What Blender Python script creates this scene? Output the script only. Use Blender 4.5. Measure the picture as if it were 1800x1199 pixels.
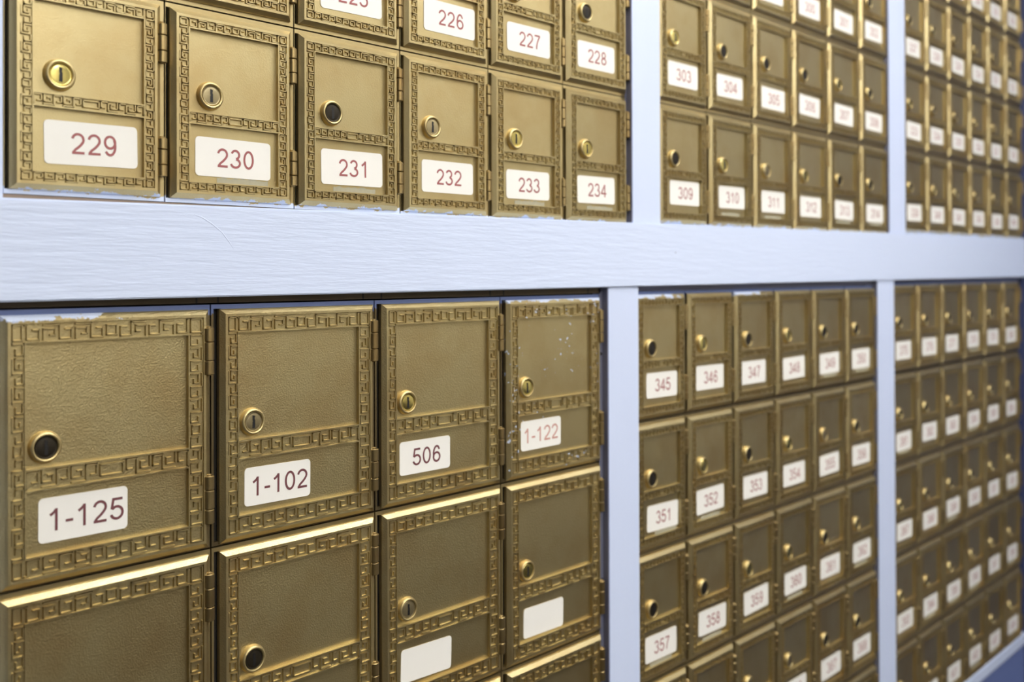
import bpy, bmesh, math, random
from mathutils import Matrix, Vector

for o in list(bpy.data.objects):
    bpy.data.objects.remove(o, do_unlink=True)
SC = bpy.context.scene
COL = SC.collection
U = 0.095                       # one small mailbox column is 95 mm wide
EYE = 1.42                      # height of the camera above the floor
def W(X, Z, p=0.0):             # wall units: X along the wall, Z down from eye level, p proud of the wall face
    return Vector((X*U, -p*U, EYE - Z*U))

# ------------------------------------------------------------------ camera
R = ((0.6889249324780371, -0.7248240464376188, -0.0035410614127512484),
     (0.001988640048997799, 0.006775433108918946, -0.9999750690976961),
     (0.7248299681448661, 0.6889007150613095, 0.00610917892429393))
cd = bpy.data.cameras.new('camera'); cam = bpy.data.objects.new('camera', cd); COL.objects.link(cam)
right, down, fwd = (Vector(r) for r in R)
m3 = Matrix((right, -down, -fwd)).transposed()
cam.matrix_world = Matrix.Translation(Vector((-2.21887622*U, -6.13357177*U, EYE))) @ m3.to_4x4()
cd.lens = 35.0; cd.sensor_width = 36.0; cd.sensor_fit = 'HORIZONTAL'
cd.shift_y = (472.6424 - 599.5)/1800.0
cd.clip_start = 0.02
cd.dof.use_dof = True; cd.dof.focus_distance = 0.69; cd.dof.aperture_fstop = 6.0
SC.camera = cam

# ------------------------------------------------------------------ world and exposure
w = bpy.data.worlds.new('world'); SC.world = w; w.use_nodes = True
w.node_tree.nodes['Background'].inputs[0].default_value = (0.75, 0.82, 1.0, 1)
w.node_tree.nodes['Background'].inputs[1].default_value = 0.25
SC.view_settings.view_transform = 'Standard'; SC.view_settings.look = 'None'
SC.view_settings.gamma = 1.0; SC.view_settings.exposure = -0.36
SC.view_settings.use_curve_mapping = False
SC.cycles.use_denoising = True
SC.cycles.max_bounces = 8

ADDED_LAMPS = [(0.45, -0.50, 7), (1.2, -0.95, 12), (0.1, -1.95, 22)]     # unseen ceiling fixtures invented for matching light: x, y, emission strength
LAMP_COLOR = (1.0, 0.98, 0.95)

# ------------------------------------------------------------------ helpers
def srgb(r, g, b):
    f = lambda c: (c/255/12.92) if c/255 <= 0.04045 else ((c/255+0.055)/1.055)**2.4
    return (f(r), f(g), f(b), 1)

class NT:
    def __init__(s, name):
        s.m = bpy.data.materials.new(name); s.m.use_nodes = True
        s.t = s.m.node_tree; s.b = s.t.nodes['Principled BSDF']
    def n(s, typ, **kw):
        x = s.t.nodes.new(typ)
        for k, v in kw.items():
            if k.startswith('_'): setattr(x, k[1:], v)
            else: x.inputs[k.replace('__', ' ')].default_value = v
        return x
    def l(s, a, b): s.t.links.new(a, b)
    def math(s, op, a, b=None, clamp=False):
        x = s.t.nodes.new('ShaderNodeMath'); x.operation = op; x.use_clamp = clamp
        for i, v in enumerate((a, b)):
            if v is None: continue
            if isinstance(v, (int, float)): x.inputs[i].default_value = v
            else: s.l(v, x.inputs[i])
        return x.outputs[0]
    def mix(s, f, a, b):
        x = s.t.nodes.new('ShaderNodeMix'); x.data_type = 'RGBA'
        for i, v in ((0, f), (6, a), (7, b)):
            if isinstance(v, (int, float)): x.inputs[i].default_value = v
            elif isinstance(v, tuple): x.inputs[i].default_value = v
            else: s.l(v, x.inputs[i])
        return x.outputs[2]
    def ramp(s, f, lo, hi):
        x = s.t.nodes.new('ShaderNodeMapRange'); x.inputs[1].default_value = lo; x.inputs[2].default_value = hi
        s.l(f, x.inputs[0]); return x.outputs[0]

PAINT = srgb(205, 216, 238)
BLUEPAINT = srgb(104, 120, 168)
def brass_mat(name, pcol=PAINT, base=(200, 184, 138), metallic=0.93, rough=0.39, grain=0.25, grain_scale=900, paint=None, height=0.0, speck=0.0, stain=0.35, xlim=None):
    """satin brass; paint = 'bottom' / 'top' adds smears of wall paint along that edge; height = full local height"""
    k = NT(name)
    tc = k.n('ShaderNodeTexCoord'); oi = k.n('ShaderNodeObjectInfo')
    vadd = k.n('ShaderNodeVectorMath', _operation='ADD')
    comb = k.n('ShaderNodeCombineXYZ'); r100 = k.math('MULTIPLY', oi.outputs['Random'], 37.0)
    for i in range(3): k.l(r100, comb.inputs[i])
    k.l(tc.outputs['Object'], vadd.inputs[0]); k.l(comb.outputs[0], vadd.inputs[1])
    vec = vadd.outputs[0]
    n1 = k.n('ShaderNodeTexNoise', Scale=22.0, Detail=4.0, Roughness=0.6); k.l(vec, n1.inputs['Vector'])
    n2 = k.n('ShaderNodeTexNoise', Scale=grain_scale, Detail=2.0); k.l(tc.outputs['Object'], n2.inputs['Vector'])
    b = srgb(*base); dark = srgb(base[0]*0.86, base[1]*0.74, base[2]*0.56)
    c = k.mix(k.math('MULTIPLY', k.ramp(n1.outputs[0], 0.42, 0.72), stain), b, dark)
    hs = k.n('ShaderNodeHueSaturation'); k.l(c, hs.inputs['Color'])
    k.l(k.math('ADD', k.math('MULTIPLY', oi.outputs['Random'], 0.16), 0.92), hs.inputs['Value'])
    c = hs.outputs[0]
    met = None
    fac = None
    if paint:
        sep = k.n('ShaderNodeSeparateXYZ'); k.l(tc.outputs['Object'], sep.inputs[0])
        n3 = k.n('ShaderNodeTexNoise', Scale=55.0, Detail=6.0, Roughness=0.7); k.l(vec, n3.inputs['Vector'])
        n4 = k.n('ShaderNodeTexNoise', Scale=260.0, Detail=3.0); k.l(vec, n4.inputs['Vector'])
        nn = k.math('ADD', k.math('MULTIPLY', k.math('SUBTRACT', n3.outputs[0], 0.5), 0.016), k.math('MULTIPLY', k.math('SUBTRACT', n4.outputs[0], 0.5), 0.004))
        if paint == 'bottom':
            d = k.math('SUBTRACT', 0.0038, sep.outputs['Z'])
        else:
            d = k.math('SUBTRACT', sep.outputs['Z'], height*U-(0.0072 if xlim is None else 0.0056))
            if xlim is not None:      # only the left stretch of the edge is smeared
                d = k.math('MINIMUM', d, k.math('MULTIPLY', k.math('SUBTRACT', xlim*U, sep.outputs['X']), 0.12))
        fac = k.ramp(k.math('ADD', d, nn), 0.0, 0.0005)
    if speck:
        n5 = k.n('ShaderNodeTexNoise', Scale=240.0, Detail=2.0); k.l(vec, n5.inputs['Vector'])
        n6 = k.n('ShaderNodeTexNoise', Scale=26.0, Detail=2.0); k.l(vec, n6.inputs['Vector'])
        s = k.math('ADD', n5.outputs[0], k.math('MULTIPLY', n6.outputs[0], 0.5))
        f2 = k.ramp(s, 1.0-speck, 1.03-speck)
        fac = f2 if fac is None else k.math('MAXIMUM', fac, f2)
    if fac is not None:
        c = k.mix(fac, c, pcol)
        k.l(k.math('MULTIPLY', k.math('SUBTRACT', 1.0, fac), metallic), k.b.inputs['Metallic'])
    else:
        k.b.inputs['Metallic'].default_value = metallic
    k.l(c, k.b.inputs['Base Color'])
    k.b.inputs['Roughness'].default_value = rough
    bp = k.n('ShaderNodeBump', Strength=grain, Distance=0.0004); k.l(n2.outputs[0], bp.inputs['Height'])
    k.l(bp.outputs[0], k.b.inputs['Normal'])
    return k.m

def plain(name, col, rough=0.5, metallic=0.0, bump=0.0, scale=60, stretch=(1, 1, 1), tint=0.0, dist=0.001):
    k = NT(name)
    k.b.inputs['Roughness'].default_value = rough; k.b.inputs['Metallic'].default_value = metallic
    tc = k.n('ShaderNodeTexCoord'); mp = k.n('ShaderNodeMapping'); mp.inputs['Scale'].default_value = stretch
    k.l(tc.outputs['Object'], mp.inputs[0])
    n = k.n('ShaderNodeTexNoise', Scale=scale, Detail=4.0, Roughness=0.6); k.l(mp.outputs[0], n.inputs['Vector'])
    c2 = tuple(x*(1-tint) for x in col[:3])+(1,)
    k.l(k.mix(n.outputs[0], col, c2), k.b.inputs['Base Color'])
    if bump:
        bp = k.n('ShaderNodeBump', Strength=bump, Distance=dist); k.l(n.outputs[0], bp.inputs['Height']); k.l(bp.outputs[0], k.b.inputs['Normal'])
    return k.m

M = {}
M['brass'] = brass_mat('satin_brass')
M['brass_bottom'] = brass_mat('satin_brass_paint_on_lower_edge', paint='bottom')
M['brass_topA'] = brass_mat('satin_brass_paint_on_upper_edge', paint='top', height=1.314, xlim=.7)
M['brass_topB'] = brass_mat('satin_brass_paint_on_upper_edge_wide', paint='top', height=1.645, grain=0.6, xlim=.66)
M['brassB'] = brass_mat('satin_brass_coarse', grain=0.6)
M['brass_speck'] = brass_mat('satin_brass_paint_specks', grain=0.3, paint='top', height=1.652, speck=0.02, xlim=1.4)
M['frame'] = brass_mat('brass_housing', base=(204, 186, 138), grain=0.1, rough=0.36)
M['frame_bottom'] = brass_mat('brass_housing_painted_foot', base=(204, 186, 138), grain=0.1, rough=0.36, paint='bottom')
M['frame_topA'] = brass_mat('brass_housing_painted_shaded_head', base=(120, 106, 78), pcol=BLUEPAINT, grain=0.1, rough=0.45, paint='top', height=1.314)  # base darkened for the shade under the beam; blue smears are paint
M['frame_topB'] = brass_mat('brass_housing_painted_shaded_head_wide', base=(120, 106, 78), pcol=BLUEPAINT, grain=0.1, rough=0.45, paint='top', height=1.645)  # wide housing, same beam shade put into the base colour
M['hinge'] = brass_mat('hinge_brass', base=(168, 148, 104), metallic=0.9, rough=0.33, grain=0.08, stain=0.5)
M['ring'] = brass_mat('lock_ring_brass', base=(196, 178, 128), metallic=0.8, rough=0.4, grain=0.03)
M['plug_gold'] = brass_mat('polished_gold_plug', base=(222, 206, 128), metallic=0.95, rough=0.22, grain=0.02, stain=0.2)
M['plug_dull'] = brass_mat('dull_bronze_plug', base=(172, 158, 122), metallic=0.8, rough=0.35, grain=0.05)
M['plug_dark'] = plain('blackened_plug', srgb(54, 48, 38), 0.35, 0.6)
M['keyway'] = plain('keyway_black', srgb(14, 12, 12), 0.6)
M['dark'] = plain('dark_steel', srgb(118, 120, 142), 0.5, 0.1, tint=0.25, scale=20)
M['gap'] = plain('cabinet_interior', srgb(34, 30, 26), 0.8)
M['board'] = plain('bare_board', srgb(150, 130, 112), 0.7, tint=0.4, scale=40, stretch=(0.2, 1, 1))
M['label'] = plain('label_paper', srgb(244, 242, 236), 0.45, tint=0.03, scale=30)
M['residue'] = plain('tape_residue', srgb(176, 172, 150), 0.5, tint=0.25, scale=300)
M['ink'] = plain('red_print', srgb(166, 96, 96), 0.5, tint=0.1, scale=400)
M['ink_dark'] = plain('brown_print', srgb(118, 70, 74), 0.5, tint=0.1, scale=400)
M['ink_pale'] = plain('faded_print', srgb(206, 152, 140), 0.5, tint=0.1, scale=400)
M['paint'] = plain('pale_blue_white_paint', srgb(212, 224, 250), 0.42, bump=0.42, scale=230, stretch=(0.09, 1, 1), tint=0.03, dist=0.0012)
M['paint_post'] = plain('pale_blue_white_paint_post', srgb(210, 222, 250), 0.42, bump=0.10, scale=120, stretch=(1, 1, 0.1), tint=0.02, dist=0.0008)
M['blue'] = plain('blue_wall_paint', srgb(104, 120, 172), 0.6, tint=0.05)
M['ceil'] = plain('ceiling_white', srgb(225, 224, 220), 0.8)
M['floor'] = plain('floor_vinyl', srgb(58, 52, 47), 0.5, tint=0.2, scale=8)
M['cream'] = plain('cream_wall_paint', srgb(234, 229, 216), 0.7)
M['greige'] = plain('greige_wall_paint', srgb(196, 192, 182), 0.7)
M['walldark'] = plain('dark_lower_wall_for_reflections', srgb(62, 55, 47), 0.6)  # for unseen lower walls added dark so low doors reflect less
M['wallleft'] = plain('dark_panelling', srgb(38, 34, 30), 0.6)
M['navy'] = plain('navy_wall_paint', srgb(66, 76, 118), 0.6, tint=0.05)
M['rail_shade'] = plain('rail_metal_beam_shade', srgb(92, 80, 62), 0.55, 0.5, tint=0.4, scale=60, stretch=(.3, 1, 1))  # rail colour darkened to carry the shade cast by the beam
M['wallp'] = plain('room_wall_paint', srgb(150, 150, 160), 0.7)
k = NT('added_lamp_diffuser'); k.b.inputs['Emission Color'].default_value = LAMP_COLOR+(1,)
M['lamp'] = k.m

def obj(name, bm_or_mesh, mat, parent=None, smooth=False):
    if isinstance(bm_or_mesh, bmesh.types.BMesh):
        me = bpy.data.meshes.new(name); bm_or_mesh.to_mesh(me); bm_or_mesh.free()
    else: me = bm_or_mesh
    if mat is not None and not me.materials: me.materials.append(mat)
    if smooth:
        for p in me.polygons: p.use_smooth = True
    o = bpy.data.objects.new(name, me); COL.objects.link(o)
    if parent: o.parent = parent
    return o
def tag(o, label=None, cat=None, group=None, kind=None):
    if label: o['label'] = label
    if cat: o['category'] = cat
    if group: o['group'] = group
    if kind: o['kind'] = kind
    return o
def box(bm, x0, x1, y0, y1, z0, z1):
    v = [bm.verts.new(c) for c in ((x0,y0,z0),(x1,y0,z0),(x1,y1,z0),(x0,y1,z0),(x0,y0,z1),(x1,y0,z1),(x1,y1,z1),(x0,y1,z1))]
    for f in ((0,1,5,4),(1,2,6,5),(2,3,7,6),(3,0,4,7),(4,5,6,7),(3,2,1,0)):
        bm.faces.new([v[i] for i in f])
def prism(bm, pts, y0, y1):      # outline pts (x,z), front y0, back y1 ; counter-clockwise seen from the front
    a = [bm.verts.new((x, y0, z)) for x, z in pts]; b = [bm.verts.new((x, y1, z)) for x, z in pts]
    bm.faces.new(a); bm.faces.new(b[::-1])
    for i in range(len(pts)):
        j = (i+1) % len(pts); bm.faces.new((a[j], a[i], b[i], b[j]))
def ridge(bm, x0, z0, x1, z1, yb, yt, w=0.0125):
    """one raised bar of the key pattern, sloped sides; yb ground, yt crest (more negative)"""
    if x0 > x1: x0, x1 = x1, x0
    if z0 > z1: z0, z1 = z1, z0
    h = w/2; t = w*0.24
    o = [(x0-h,z0-h),(x1+h,z0-h),(x1+h,z1+h),(x0-h,z1+h)]
    i = [(x0-t,z0-t),(x1+t,z0-t),(x1+t,z1+t),(x0-t,z1+t)]
    a = [bm.verts.new((x*U, yb*U, z*U)) for x, z in o]; b = [bm.verts.new((x*U, yt*U, z*U)) for x, z in i]
    bm.faces.new(b)
    for k in range(4):
        j = (k+1) % 4; bm.faces.new((a[k], a[j], b[j], b[k]))

# ------------------------------------------------------------------ key pattern
CL = [((0,1),(0,0)), ((0,0),(.74,0)), ((.74,0),(.74,.66)), ((.74,.66),(.36,.66)), ((-1.0,1),(0,1))]
CP = [((0,-.02),(0,.70)), ((0,.70),(.70,.70)), ((.70,.70),(.70,.28)), ((.70,.28),(.40,.28))]
def band(bm, put, length, t0, t1, n, first, yb, yt, wide=1):
    """put(s,t)->(x,z) ; n cells (odd), middle cell a plain rectangle"""
    half = (n-1)//2; tot = n-1+wide; l = length/tot; m = 0.16*l
    T = lambda t: t0+(t1-t0)*(0.1+0.8*t)
    def seg(a, b):
        p, q = put(a[0], T(a[1])), put(b[0], T(b[1])); ridge(bm, p[0], p[1], q[0], q[1], yb, yt)
    for i in range(half):
        typ = CL if (i % 2 == 0) == (first == 'L') else CP
        for a, b in typ:
            if typ is CL and i == 0 and a[0] < 0: a = (-0.25, a[1])
            s0, s1 = i*l+m+max(a[0], -1)*l, i*l+m+b[0]*l
            s0 = max(s0, 0.004)
            seg((s0, a[1]), (s1, b[1])); seg((length-s0, a[1]), (length-s1, b[1]))
    c0 = half*l+m*1.1; c1 = length-c0
    for a, b in (((c0,.12),(c1,.12)), ((c0,.82),(c1,.82)), ((c0,.12),(c0,.82)), ((c1,.12),(c1,.82))): seg(a, b)

def door_mesh(name, Wd, H, ox, oz, xs, zs, nh, nv, wide):
    """Wd,H face size; ox,oz offset of face's top-left in the box (z from bottom up); xs=(panel x0,x1), zs=(z0,z1,z2,z3) from face top"""
    bm = bmesh.new()
    yf, yg, yp = -0.043, -0.030, -0.014          # rim, band ground, panel
    r = 0.018; q = 0.009
    X = [0, r, xs[0]-q, xs[0], xs[1], xs[1]+q, Wd-r, Wd]
    Z = [0, r, zs[0]-q, zs[0], zs[1], zs[1]+q, zs[2]-q, zs[2], zs[3], zs[3]+q, H-r, H]
    nx, nz = len(X)-1, len(Z)-1
    def hgt(i, j):
        if i < 0 or j < 0 or i >= nx or j >= nz: return None
        if i in (0, nx-1) or j in (0, nz-1): return yf
        if i in (1, nx-2) or j in (1, nz-2): return yg
        if i in (2, nx-3) or j in (2, nz-3): return yf
        if j in (3, 7): return yp
        if j in (4, 6): return yf
        return yg                                # j == 5
    P3 = lambda x, z, y: ((ox+x)*U, y*U, (oz-z)*U)
    for i in range(nx):
        for j in range(nz):
            h = hgt(i, j)
            bm.faces.new([bm.verts.new(P3(a, b, h)) for a, b in ((X[i],Z[j+1]),(X[i+1],Z[j+1]),(X[i+1],Z[j]),(X[i],Z[j]))])
            for di, dj in ((1,0),(0,1)):
                g = hgt(i+di, j+dj)
                if g is None or g == h: continue
                if di: e = ((X[i+1],Z[j]),(X[i+1],Z[j+1]))
                else: e = ((X[i],Z[j+1]),(X[i+1],Z[j+1]))
                bm.faces.new([bm.verts.new(P3(*p)) for p in ((*e[0],h),(*e[1],h),(*e[1],g),(*e[0],g))])
    # outer chamfer and side
    c = 0.033
    loops = []
    for d, y in ((0, yf), (c*0.9, -0.016), (c, -0.012), (c, 0.02)):
        loops.append([bm.verts.new(P3(x, z, y)) for x, z in ((-d,-d),(Wd+d,-d),(Wd+d,H+d),(-d,H+d))])
    for a, b in zip(loops, loops[1:]):
        for k in range(4):
            j = (k+1) % 4; bm.faces.new((a[k], a[j], b[j], b[k]))
    # corner squares
    bw = xs[0]-q-r
    def sq(x0, x1, z0, z1):
        e = 0.012
        x0 += e; x1 -= e; z0 += e*0.7; z1 -= e*0.7
        for a in (((x0,z0),(x1,z0)),((x1,z0),(x1,z1)),((x0,z1),(x1,z1)),((x0,z0),(x0,z1))):
            ridge(bm, ox+a[0][0], oz-a[0][1], ox+a[1][0], oz-a[1][1], yg, yf)
    x0, x1, x2, x3 = r, xs[0]-q, xs[1]+q, Wd-r
    z0, z1, z2, z3 = r, zs[0]-q, zs[3]+q, H-r
    for a, b in ((x0,x1),(x2,x3)):
        for c_, d in ((z0,z1),(z2,z3)): sq(a, b, c_, d)
    hl = x2-x1
    band(bm, lambda s, t: (ox+x1+s, oz-t), hl, z1, z0, nh, 'L', yg, yf)               # top
    band(bm, lambda s, t: (ox+x1+s, oz-t), hl, z2, z3, nh, 'L', yg, yf)               # bottom, mirrored
    band(bm, lambda s, t: (ox+x1+s, oz-t), hl, zs[1]+q, zs[2]-q, nh, 'L', yg, yf, 2)  # middle
    vl = z2-z1
    band(bm, lambda s, t: (ox+t, oz-z1-s), vl, x1, x0, nv, 'L', yg, yf)
    band(bm, lambda s, t: (ox+t, oz-z1-s), vl, x2, x3, nv, 'L', yg, yf)
    bm.normal_update()
    bmesh.ops.remove_doubles(bm, verts=bm.verts, dist=1e-7)
    bmesh.ops.recalc_face_normals(bm, faces=bm.faces)
    me = bpy.data.meshes.new(name); bm.to_mesh(me); bm.free()
    return me

def lathe(bm, prof, cx, cz, n=32, close=True):
    """prof: (radius, y) list, revolved about the y axis through (cx, cz)"""
    rings = []
    for r, y in prof:
        rings.append([bm.verts.new(((cx+r*math.cos(2*math.pi*i/n))*U, y*U, (cz+r*math.sin(2*math.pi*i/n))*U)) for i in range(n)])
    for a, b in zip(rings, rings[1:]):
        for i in range(n):
            j = (i+1) % n; bm.faces.new((a[i], a[j], b[j], b[i]))
    if close: bm.faces.new(rings[-1][::-1])
    return rings
def barrel(bm, cx, cy, z0, z1, r, n=20):
    e = 0.004
    prof = [(r-e*1.2, z0), (r, z0+e), (r, z1-e), (r-e*1.2, z1)]
    rings = [[bm.verts.new(((cx+q*math.cos(2*math.pi*i/n))*U, (cy+q*math.sin(2*math.pi*i/n))*U, z*U)) for i in range(n)] for q, z in prof]
    for a, b in zip(rings, rings[1:]):
        for i in range(n):
            j = (i+1) % n; bm.faces.new((a[i], a[j], b[j], b[i]))
    bm.faces.new(rings[0][::-1]); bm.faces.new(rings[-1])

def to_mesh(name, bm, smooth=False):
    bmesh.ops.recalc_face_normals(bm, faces=bm.faces)
    me = bpy.data.meshes.new(name); bm.to_mesh(me); bm.free()
    if smooth:
        for p in me.polygons: p.use_smooth = True
        me.set_sharp_from_angle(angle=math.radians(35))
    return me

# box kinds: compartment width/height, face offset, face size, panel cuts, lock centre, hinges, label
K = {
 'A': dict(cw=1.0, ch=1.3218, fx=.063, fz=1.3218-.070, fw=.867, fh=1.185, xs=(.096,.777), zs=(.086,.634,.720,1.102), lock=(.252,.517),
           hx=.966, hr=.033, hz=((.091,.346),(.836,1.086)), nh=11, nv=19, lc=(.442,.918), lw=.580),
 'B': dict(cw=1.407, ch=1.652, fx=.091, fz=1.652-.070, fw=1.260, fh=1.532, xs=(.102,1.133), zs=(.133,.877,1.011,1.395), lock=(.216,.757),
           hx=1.374, hr=.038, hz=((.090,.405),(1.084,1.405)), nh=11, nv=15, lc=(.430,1.208), lw=.546),
}
MESH = {}
for kn, k in K.items():
    fx, fz = k['fx'], k['fz']
    MESH['door'+kn] = door_mesh('door', k['fw'], k['fh'], fx, fz, k['xs'], k['zs'], k['nh'], k['nv'], 1)
    # housing: flush plate with a slot on the left of the door, and the box behind
    bm = bmesh.new(); g = .0055; cw, ch = k['cw'], k['ch']; d = .03; s0, s1 = fx-(.055 if kn == 'A' else .068), fx-.012
    box(bm, g*U, s0*U, 0, d*U, g*U, (ch-g)*U)
    box(bm, s1*U, (cw-g)*U, 0, d*U, g*U, (ch-g)*U)
    box(bm, s0*U, s1*U, 0, d*U, g*U, .032*U)
    box(bm, s0*U, s1*U, 0, d*U, (ch-.034)*U, (ch-g)*U)
    MESH['housing'+kn] = to_mesh('housing', bm)
    bm = bmesh.new(); box(bm, .02*U, (cw-.02)*U, .034*U, 2.4*U, .02*U, (ch-.02)*U)
    MESH['body'+kn] = to_mesh('box_body', bm)
    for hi, (a, b) in enumerate(k['hz']):
        bm = bmesh.new(); z1 = fz-a; z0 = fz-b; L = z1-z0
        barrel(bm, k['hx'], -.030, z1-.29*L, z1, k['hr'])
        barrel(bm, k['hx'], -.029, z0+.31*L, z1-.305*L, k['hr']*1.02)
        barrel(bm, k['hx'], -.030, z0, z0+.295*L, k['hr'])
        MESH['hinge%s%d' % (kn, hi)] = to_mesh('hinge', bm, True)
        bm = bmesh.new(); barrel(bm, k['hx'], -.030, z1-.3*L, z1+.012, k['hr']*.55, 12); barrel(bm, k['hx'], -.030, z0-.006, z0+.3*L, k['hr']*.5, 12)
        MESH['pin%s%d' % (kn, hi)] = to_mesh('hinge_pin', bm, True)
    cx, cz = fx+k['lock'][0], fz-k['lock'][1]
    bm = bmesh.new(); lathe(bm, [(.098,-.0125),(.096,-.028),(.091,-.042),(.086,-.048),(.079,-.050),(.072,-.047),(.069,-.040),(.068,-.028)], cx, cz, 40, False)
    MESH['ring'+kn] = to_mesh('lock_ring', bm, True)
    bm = bmesh.new(); lathe(bm, [(.0690,-.026),(.068,-.037),(.063,-.042),(.059,-.0405),(.055,-.0415),(.02,-.043)], cx, cz, 32)
    MESH['plug'+kn] = to_mesh('lock_plug', bm, True)
    bm = bmesh.new()
    prism(bm, [((cx+x)*U, (cz+z)*U) for x, z in ((-.010,-.044),(.011,-.044),(.011,.012),(.007,.016),(.010,.040),(-.009,.044),(-.010,.010),(-.006,.004),(-.010,-.004))], -.0438*U, -.024*U)
    MESH['key'+kn] = to_mesh('keyhole', bm)

def label_mesh(w, h, rad=.028, ox=0, th=.004):
    bm = bmesh.new(); pts = []
    for cx, cz, a0 in ((w/2-rad,h/2-rad,0),(-w/2+rad,h/2-rad,90),(-w/2+rad,-h/2+rad,180),(w/2-rad,-h/2+rad,270)):
        for i in range(7):
            a = math.radians(a0+15*i); pts.append(((cx+rad*math.cos(a))*U, (cz+rad*math.sin(a))*U))
    prism(bm, pts, -th*U, 0)
    return to_mesh('number_label', bm)
MESH['label0'] = label_mesh(.580, .264); MESH['label1'] = label_mesh(.546, .267); MESH['label2'] = label_mesh(.575, .258, .032)
bm = bmesh.new(); rr = random.Random(5); n = 14
prism(bm, [((-.20+.40*i/n)*U, (-.018-.012*rr.random())*U) for i in range(n+1)] + [((.20-.40*i/n)*U, (.012+.014*rr.random())*U) for i in range(n+1)], -.0015*U, 0)
MESH['residue'] = to_mesh('tape_residue', bm)

TXT = {}
def arc(cx, cy, rx, ry, a0, a1, n=14):
    return [(cx+rx*math.cos(math.radians(a0+(a1-a0)*i/n)), cy+ry*math.sin(math.radians(a0+(a1-a0)*i/n))) for i in range(n+1)]
GLYPH = {   # centre lines, cap height 1
 '0': [arc(.37,.5,.26,.445,90,450,28)],
 '1': [[(.16,.70),(.27,.765),(.37,.85),(.43,.945)], [(.43,.97),(.43,0)]],
 '2': [arc(.36,.69,.26,.255,172,-25,16)+[(.52,.47),(.40,.345),(.22,.20),(.12,.058)], [(.07,.058),(.66,.058)]],
 '3': [arc(.35,.725,.225,.22,165,-80,16), arc(.35,.275,.27,.225,82,-168,18)],
 '4': [[(.50,0),(.50,.95)], [(.50,.93),(.07,.29)], [(.03,.27),(.69,.27)]],
 '5': [[(.63,.945),(.20,.945),(.125,.50)], arc(.36,.325,.27,.275,143,-165,20)],
 '6': [arc(.385,.31,.25,.26,0,360,24), arc(.40,.50,.275,.45,25,95,8)[0:0]+[(.60,.74)]+arc(.39,.50,.255,.45,60,205,14)],
 '7': [[(.08,.945),(.64,.945)], [(.63,.935),(.50,.76),(.40,.56),(.33,.35),(.29,.16),(.28,0)]],
 '8': [arc(.37,.73,.20,.215,0,360,22), arc(.37,.275,.255,.225,0,360,24)],
 '9': [arc(.36,.665,.25,.285,0,360,24), arc(.355,.50,.26,.445,40,-118,16)+[(.14,.22)]],
 '-': [[(.06,.36),(.39,.36)]],
}
def text_mesh(s):
    """digits in plain sans lettering drawn as strokes, printed flat"""
    if s in TXT: return TXT[s]
    Hc, st = (.137 if ('-' in s or s == '506') else .129), .120
    adv = {'-': .46, '1': .775}
    width = sum(adv.get(c, .775) for c in s)
    bm = bmesh.new(); x0 = -width/2
    for c in s:
        for si, ln in enumerate(GLYPH[c]):
            pts = [Vector((x0+.03+x, y-.5)) for x, y in ln]
            L, Rr = [], []
            closed = (pts[0]-pts[-1]).length < 1e-4
            for i, p in enumerate(pts):
                a = pts[i-1] if i > 0 else (pts[-2] if closed else None)
                b = pts[i+1] if i < len(pts)-1 else (pts[1] if closed else None)
                d = ((p-a).normalized() if a is not None else Vector((0, 0))) + ((b-p).normalized() if b is not None else Vector((0, 0)))
                d.normalize(); nrm = Vector((-d.y, d.x))*st/2
                if a is not None and b is not None:
                    nrm /= max(.5, abs((b-p).normalized().dot(d)))
                L.append(p+nrm); Rr.append(p-nrm)
            f = lambda q: bm.verts.new((q.x*Hc*U, -.00003*si, q.y*Hc*U))
            lv = [f(q) for q in L]; rv = [f(q) for q in Rr]
            for i in range(len(pts)-1): bm.faces.new((rv[i], rv[i+1], lv[i+1], lv[i]))
        x0 += adv.get(c, .775)
    for fc in bm.faces:
        fc.normal_update()
        if fc.normal.y > 0: fc.normal_flip()
    me = bpy.data.meshes.new('number'); bm.to_mesh(me); bm.free()
    TXT[s] = me
    return me

# ------------------------------------------------------------------ the mailboxes
ORD = ['leftmost', 'second from left', 'third from left', 'fourth from left', 'fifth from left', 'sixth from left']
UP = ['bottom row', 'second row up', 'third row up', 'fourth row up', 'fifth row up']
DN = ['top row', 'second row down', 'third row down', 'fourth row down', 'fifth row down']
PLUG = {'g': ('plug_gold', 'gold'), 'd': ('plug_dark', 'black'), 'b': ('plug_dull', 'dull')}
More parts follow.
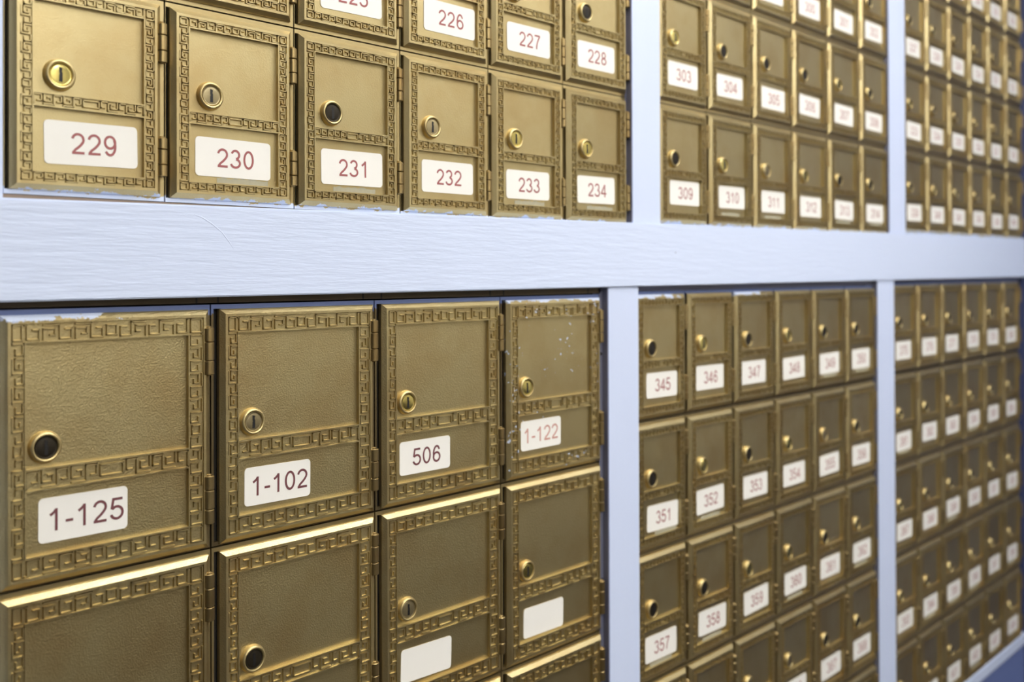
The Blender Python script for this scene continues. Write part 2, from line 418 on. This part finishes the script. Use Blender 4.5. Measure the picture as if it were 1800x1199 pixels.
# bank: name, kind, face-left of column 0, column pitch, face-top of row 0, row pitch (down), dz per column, z scale
BANKS = {
 'upper left':   ('A', 0.0,    1.0,   -1.734, -1.3218, 0.0,    6, 5),
 'upper middle': ('A', 6.500,  .980,  -1.755, -1.305, -.0055, 6, 5),
 'upper right':  ('A', 12.855, .955,  -1.826, -1.284, -.005,  6, 5),
 'lower left':   ('B', -.051,  1.407, .259,   1.652,   0.0,    4, 4),
 'lower middle': ('A', 6.060,  .971,  .243,   1.357,   0.0,    6, 5),
 'lower right':  ('A', 12.400, 1.001, .212,   1.368,   -.002,  6, 5),
}
NUM0 = {'upper left': 229, 'upper middle': 309, 'upper right': 339, 'lower middle': 345, 'lower right': 375}
LOCKS = {
 'upper left': ['gbdbgg', 'gbgdgd', 'gdbggd', 'dgbgdg', 'ggdbgd'],
 'upper middle': ['dgbgdd', 'gdddgd', 'gdgdgd', 'dgdgdd', 'gdggdg'],
 'upper right': ['dgdddd', 'gddggd', 'dddgdd', 'gddgdd', 'ddgdgd'],
 'lower left': ['dbgg', 'gdbg', 'ddgb', 'gbdd'],
 'lower middle': ['dgdgdd', 'dgdgbd', 'ddggdg', 'ddbbdd', 'gdgdgd'],
 'lower right': ['dddddd', 'gdggdd', 'gdddgg', 'gdgggg', 'ggdgdg'],
}
# labels measured on the nearest boxes: (centre x, centre z, tilt degrees)
LAB = {('upper left',0,0):(.453,.920,-.9), ('upper left',1,0):(.436,.928,.15), ('upper left',2,0):(.452,.916,-.55), ('upper left',3,0):(.443,.918,-.2),
       ('upper left',4,0):(.434,.920,-.5), ('upper left',5,0):(.420,.906,-.9), ('upper left',5,1):(.429,.921,-.8), ('upper left',4,1):(.450,.922,-.5),
       ('upper left',3,1):(.471,.911,-.1), ('upper left',2,1):(.449,.921,-1.2), ('upper middle',0,1):(.446,.903,-.4), ('upper middle',1,1):(.429,.905,-1.0),
       ('upper middle',0,0):(.469,.882,-.4), ('upper middle',1,0):(.461,.883,-.8), ('upper middle',2,0):(.445,.892,-.2),
       ('lower middle',0,0):(.469,.897,.6), ('lower middle',1,0):(.430,.890,.4), ('lower middle',2,0):(.415,.903,.15), ('lower middle',0,1):(.475,.929,1.2),
       ('lower left',0,0):(.453,1.198,.2), ('lower left',1,0):(.430,1.215,.55), ('lower left',2,0):(.420,1.209,.35), ('lower left',3,0):(.428,1.197,-.15),
       ('lower left',2,1):(.427,1.221,1.8), ('lower left',3,1):(.454,1.240,1.0)}
BIG = {(0,0): '1-125', (1,0): '1-102', (2,0): '506', (3,0): '1-122'}
rng = random.Random(11)

def make_box(bank, c, r):
    kn, X0, px, Z0, pz, dz, nc, nr = BANKS[bank]
    k = K[kn]; upper = bank.startswith('upper')
    sx = px/k['cw']; sz = abs(pz)/k['ch']
    ztop = Z0 + r*pz + c*dz - .070*sz                 # top of the compartment
    zbot = ztop + k['ch']*sz
    xl = X0 + c*px - k['fx']*sx
    root = bpy.data.objects.new('mailbox', None); COL.objects.link(root)
    root.location = W(xl, zbot); root.scale = (sx, 1, sz); root.empty_display_size = .01
    lock = LOCKS[bank][r][c]
    num = (BIG.get((c, r), '') if kn == 'B' else str(NUM0[bank] + (-6 if upper else 6)*r + c))
    row = (UP if upper else DN)[r]; colw = 'rightmost' if c == nc-1 else ORD[c]
    if bank.endswith('right'): lead = 'small brass mailbox, %s lock' % PLUG[lock][1]
    elif num: lead = '%s brass mailbox %s, %s lock' % ('large' if kn == 'B' else 'small', num, PLUG[lock][1])
    else: lead = 'large brass mailbox, blank label'
    tag(root, '%s, %s, %s, %s bank' % (lead, colw, row, bank), 'mailbox', 'brass mailboxes in the %s bank' % bank)
    # materials
    dm, hm = ('brass', 'frame') if kn == 'A' else ('brassB', 'frame')
    if upper and r == 0: dm, hm = 'brass_bottom', 'frame_bottom'
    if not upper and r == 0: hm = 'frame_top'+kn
    if bank == 'lower left' and (c, r) == (0, 0): dm = 'brass_topB'
    if bank == 'lower middle' and (c, r) in ((0, 0), (2, 0)): dm = 'brass_topA'
    if bank == 'lower left' and r == 0 and c == 3: dm = 'brass_speck'
    def put(name, mesh, mat, par):
        me = MESH[mesh] if isinstance(mesh, str) else mesh
        o = bpy.data.objects.new(name, me); COL.objects.link(o); o.parent = par
        if not me.materials: me.materials.append(None)
        o.material_slots[0].link = 'OBJECT'; o.material_slots[0].material = M[mat]
        return o
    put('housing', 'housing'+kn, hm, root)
    put('box_body', 'body'+kn, 'gap', root)
    d = put('door', 'door'+kn, dm, root)
    for i in (0, 1):
        h = put('hinge', 'hinge%s%d' % (kn, i), 'hinge', root); put('hinge_pin', 'pin%s%d' % (kn, i), 'hinge', h)
    lk = put('lock', 'ring'+kn, 'ring', root); lk['label'] = 'round lock with %s face' % PLUG[lock][1]
    put('lock_plug', 'plug'+kn, PLUG[lock][0], lk); put('keyhole', 'key'+kn, 'keyway', lk)
    lc = LAB.get((bank, c, r)) or (k['lc'][0]+rng.uniform(-.02,.02), k['lc'][1]+rng.uniform(-.016,.012)+(.0 if kn == 'A' else .02), rng.uniform(-1.1,1.1))
    if not (bank == 'lower left' and r == 1 and c < 2):
        lb = put('number_label', 'label1' if kn == 'B' else ('label2' if rng.random() < .25 else 'label0'), 'label', root)
        lb.location = ((k['fx']+lc[0])*U, -.0142*U, (k['fz']-lc[1])*U)
        lb.rotation_euler = (0, math.radians(-lc[2]) * -1, 0)
        lb['label'] = 'white number label' if num else 'blank white label'
        if num:
            ink = 'ink'
            if kn == 'B': ink = 'ink_pale' if num == '1-122' else 'ink_dark'
            t = put('number', text_mesh(num), ink, lb)
            off = (.012, 0)
            if num == '1-122': off = (-.004, 0)
            t.location = (off[0]*U, -.0050*U, off[1]*U)
    if kn == 'A' and upper and r == 0 and bank != 'upper right' and c in (1, 2, 4, 5) or (not upper and kn == 'A' and rng.random() < .35):
        e = put('tape_residue', 'residue', 'residue', root)
        e.location = ((k['fx']+lc[0]+rng.uniform(-.04,.08))*U, -.0141*U, (k['fz']-1.082)*U); e['label'] = 'grey strip of old tape residue'
    return root

for bank, b in BANKS.items():
    for r in range(b[7]):
        for c in range(b[6]):
            make_box(bank, c, r)

# ------------------------------------------------------------------ white frame
def struct(name, bm, mat, label, bevel=0.0):
    if bevel: bmesh.ops.bevel(bm, geom=list(bm.edges), offset=bevel, segments=2, affect='EDGES')
    bmesh.ops.recalc_face_normals(bm, faces=bm.faces)
    o = obj(name, bm, M[mat]); tag(o, label, kind='structure'); return o
XR = 18.53          # the corner with the right-hand wall
def zz(Z): return EYE-Z*U
def topZ(X): return -.455-.01135*(X+.08)
def botZ(X): return .146-.0040*(X+.08)
bm = bmesh.new()
pts = [(-14*U, zz(botZ(-14))), (XR*U, zz(botZ(XR))), (XR*U, zz(topZ(XR))), (-14*U, zz(topZ(-14)))]
prism(bm, pts, -.09*U, .10*U)
beam = struct('trim_1', bm, 'paint', 'wide pale blue-white horizontal board between the upper and lower banks', .0008)
def fine_ridge(pts, p, wd, par, name, mat):       # a thin raised scratch or run in the paint
    bm = bmesh.new(); rows = []
    for i, (X, Z) in enumerate(pts):
        q = wd*(.3 if i in (0, len(pts)-1) else 1); c = W(X, Z, p)
        rows.append([bm.verts.new(c+Vector((0, 0, -q))), bm.verts.new(c+Vector((0, -q*.35, 0))), bm.verts.new(c+Vector((0, 0, q)))])
    for a, b in zip(rows, rows[1:]):
        for i in (0, 1): bm.faces.new((a[i], b[i], b[i+1], a[i+1]))
    obj(name, bm, M[mat], par)
fine_ridge([(1.096,-.407),(1.153,-.39),(1.224,-.351),(1.30,-.296),(1.345,-.243),(1.39,-.186)], .0897, .0006, beam, 'scratch', 'paint')
fine_ridge([(6.655,-.233),(6.675,-.232),(6.69,-.235)], .0895, .0006, beam, 'paint_chip', 'dark')
ZT = -8.35; ZB = 7.12
posts = [(-.60, -.085, 'u'), (5.937, 6.430, 'u'), (12.230, 12.828, 'u'), (-.60, -.130, 'l'), (5.532, 6.036, 'l'), (11.792, 12.384, 'l')]
names = ['left of the upper left bank', 'between the upper left and upper middle banks', 'between the upper middle and upper right banks',
         'left of the lower left bank', 'between the lower left and lower middle banks', 'between the lower middle and lower right banks']
for i, ((x0, x1, s), nm) in enumerate(zip(posts, names)):
    bm = bmesh.new()
    z0, z1 = (zz(topZ((x0+x1)/2)+.004), zz(ZT)) if s == 'u' else (zz(6.93), zz(botZ((x0+x1)/2)+.001))
    box(bm, x0*U, x1*U, -.07*U, .10*U, z0, z1)
    struct('trim_%d' % (i+2), bm, 'paint_post', 'pale blue-white vertical post %s' % nm, .0007)
bm = bmesh.new(); box(bm, -14*U, XR*U, -.05*U, .10*U, zz(7.13), zz(6.93))
struct('trim_8', bm, 'paint', 'narrow pale ledge board under the lower banks', .0007)
bm = bmesh.new(); box(bm, -14*U, XR*U, -.05*U, .10*U, zz(ZT), zz(ZT-.6))
struct('trim_9', bm, 'paint', 'pale board over the upper banks', .0007)
# small screw holes in the steel edges are added after the rails
# dark steel rails of the cabinets, seen in the gaps between the boxes and the posts
def rail(n, x0, x1, z0, z1, label, mat='dark', y=.012):
    bm = bmesh.new(); box(bm, x0*U, x1*U, y*U, (y+.08)*U, zz(z1), zz(z0)); return struct('trim_%d' % n, bm, mat, label)
rail(10, 5.905, 6.10, ZT, -.42, 'dark steel cabinet edge right of the upper left bank', y=-.004)
rail(11, 5.470, 5.66, .10, 6.93, 'dark steel cabinet edge right of the lower left bank', y=-.004)
rail(17, -.14, 5.90, -.484, -.40, 'bare board showing under the upper left bank', 'board', .004)
rail(12, -.14, 5.494, .06, .183, 'metal rail coloured dark for beam shade above the lower left bank', 'rail_shade', -.004)
for x in (1.16, 1.32, 2.56, 2.74, 3.95, 4.12, 5.30):
    bm = bmesh.new(); box(bm, (x-.006)*U, (x+.006)*U, -.006*U, 0, zz(.183), zz(.13)); obj('joint', bm, M['keyway'], bpy.data.objects['trim_12'])
rail(13, 6.0, 11.87, .06, .168, 'dark steel rail above the lower middle bank', 'dark', -.004)
rail(14, 12.33, XR, .06, .135, 'dark steel rail above the lower right bank', 'dark', -.004)
rail(15, 12.31, 12.40, ZT, -.55, 'dark steel cabinet edge right of the upper middle bank')
rail(16, 11.83, 11.90, .16, 6.93, 'dark steel cabinet edge right of the lower middle bank')
for i, (px_, za, zb, pn) in enumerate(((5.937, ZT, -.53, 'trim_10'), (12.230, ZT, -.60, 'trim_15'), (5.532, .13, 6.93, 'trim_11'), (11.792, .10, 6.93, 'trim_16'))):
    bm = bmesh.new(); box(bm, (px_-.012)*U, (px_-.001)*U, -.0685*U, .012*U, zz(zb), zz(za))
    bmesh.ops.recalc_face_normals(bm, faces=bm.faces); obj('steel_flange', bm, M['dark'], bpy.data.objects[pn])
for par, x, z in (('trim_10', 5.918, -1.05), ('trim_10', 5.918, -2.2), ('trim_11', 5.50, .78), ('trim_11', 5.50, 1.38), ('trim_11', 5.50, 3.0)):
    bm = bmesh.new(); lathe(bm, [(.016,-.006),(.014,-.008),(.011,-.0085)], x, (EYE/U)-z, 12)
    bmesh.ops.recalc_face_normals(bm, faces=bm.faces)
    obj('screw', bm, M['keyway'], bpy.data.objects[par])
# ------------------------------------------------------------------ room shell
XL, YB, H = -1.75, -2.6, 2.55
def slab(name, x0, x1, y0, y1, z0, z1, mat, label):
    bm = bmesh.new(); box(bm, x0, x1, y0, y1, z0, z1); return struct(name, bm, mat, label)
slab('wall_front', XL, XR*U+.1, .30, .36, 0, H, 'board', 'board wall behind the mailbox cabinets')
slab('wall_below', XL, XR*U, -.001, .06, 0, zz(7.13), 'blue', 'blue painted wall below the mailboxes')
slab('wall_above', XL, XR*U, -.001, .06, zz(ZT-.6), H, 'wallp', 'painted wall above the mailboxes')
slab('wall_side', XL, -.60*U, .0, .06, zz(7.13), zz(ZT-.6), 'wallp', 'painted wall left of the mailboxes')
slab('wall_right', XR*U, XR*U+.1, -.70, .30, 0, H, 'navy', 'dark blue painted wall meeting the mailboxes at the right end')
slab('wall_right_rear', XR*U, XR*U+.1, YB, -.70, 1.0, H, 'greige', 'greige painted rear part of the right wall')
slab('dark_lower_wall_right', XR*U, XR*U+.1, YB, -.70, 0, 1.0, 'walldark', 'added dark lower part of the unseen rear right wall')
slab('wall_left', XL-.1, XL, YB, .36, 0, H, 'wallleft', 'painted wall at the left end of the room')
slab('wall_back', XL-.1, XR*U+.1, YB-.1, YB, 1.15, H, 'cream', 'cream painted wall facing the mailboxes')
slab('dark_lower_wall_back', XL-.1, XR*U+.1, YB-.1, YB, 0, 1.15, 'walldark', 'added dark lower wall, unseen, under the cream wall')
slab('floor', XL-.1, XR*U+.1, YB-.1, .36, -.1, 0, 'floor', 'brown vinyl floor')
slab('ceiling', XL-.1, XR*U+.1, YB-.1, .36, H, H+.1, 'ceil', 'white ceiling')
for i, (x, y, s) in enumerate(ADDED_LAMPS):
    e = bpy.data.objects.new('added_ceiling_light', None); COL.objects.link(e); e.location = (x, y, H)  # added unseen fixture, placed for its light and reflections
    tag(e, 'added unseen ceiling light panel ' + ('over the left banks', 'over the right banks', 'near the back of the room')[i], 'ceiling light')
    bm = bmesh.new()
    for a in ((-.62,.62,-.32,-.29),(-.62,.62,.29,.32),(-.62,-.59,-.29,.29),(.59,.62,-.29,.29)): box(bm, a[0], a[1], a[2], a[3], -.05, 0)
    obj('added_lamp_frame', bm, M['ceil'], e)
    bm = bmesh.new(); box(bm, -.59, .59, -.29, .29, -.035, -.01)
    m = M['lamp'].copy(); m.node_tree.nodes['Principled BSDF'].inputs['Emission Strength'].default_value = s
    obj('added_diffuser', bm, m, e)
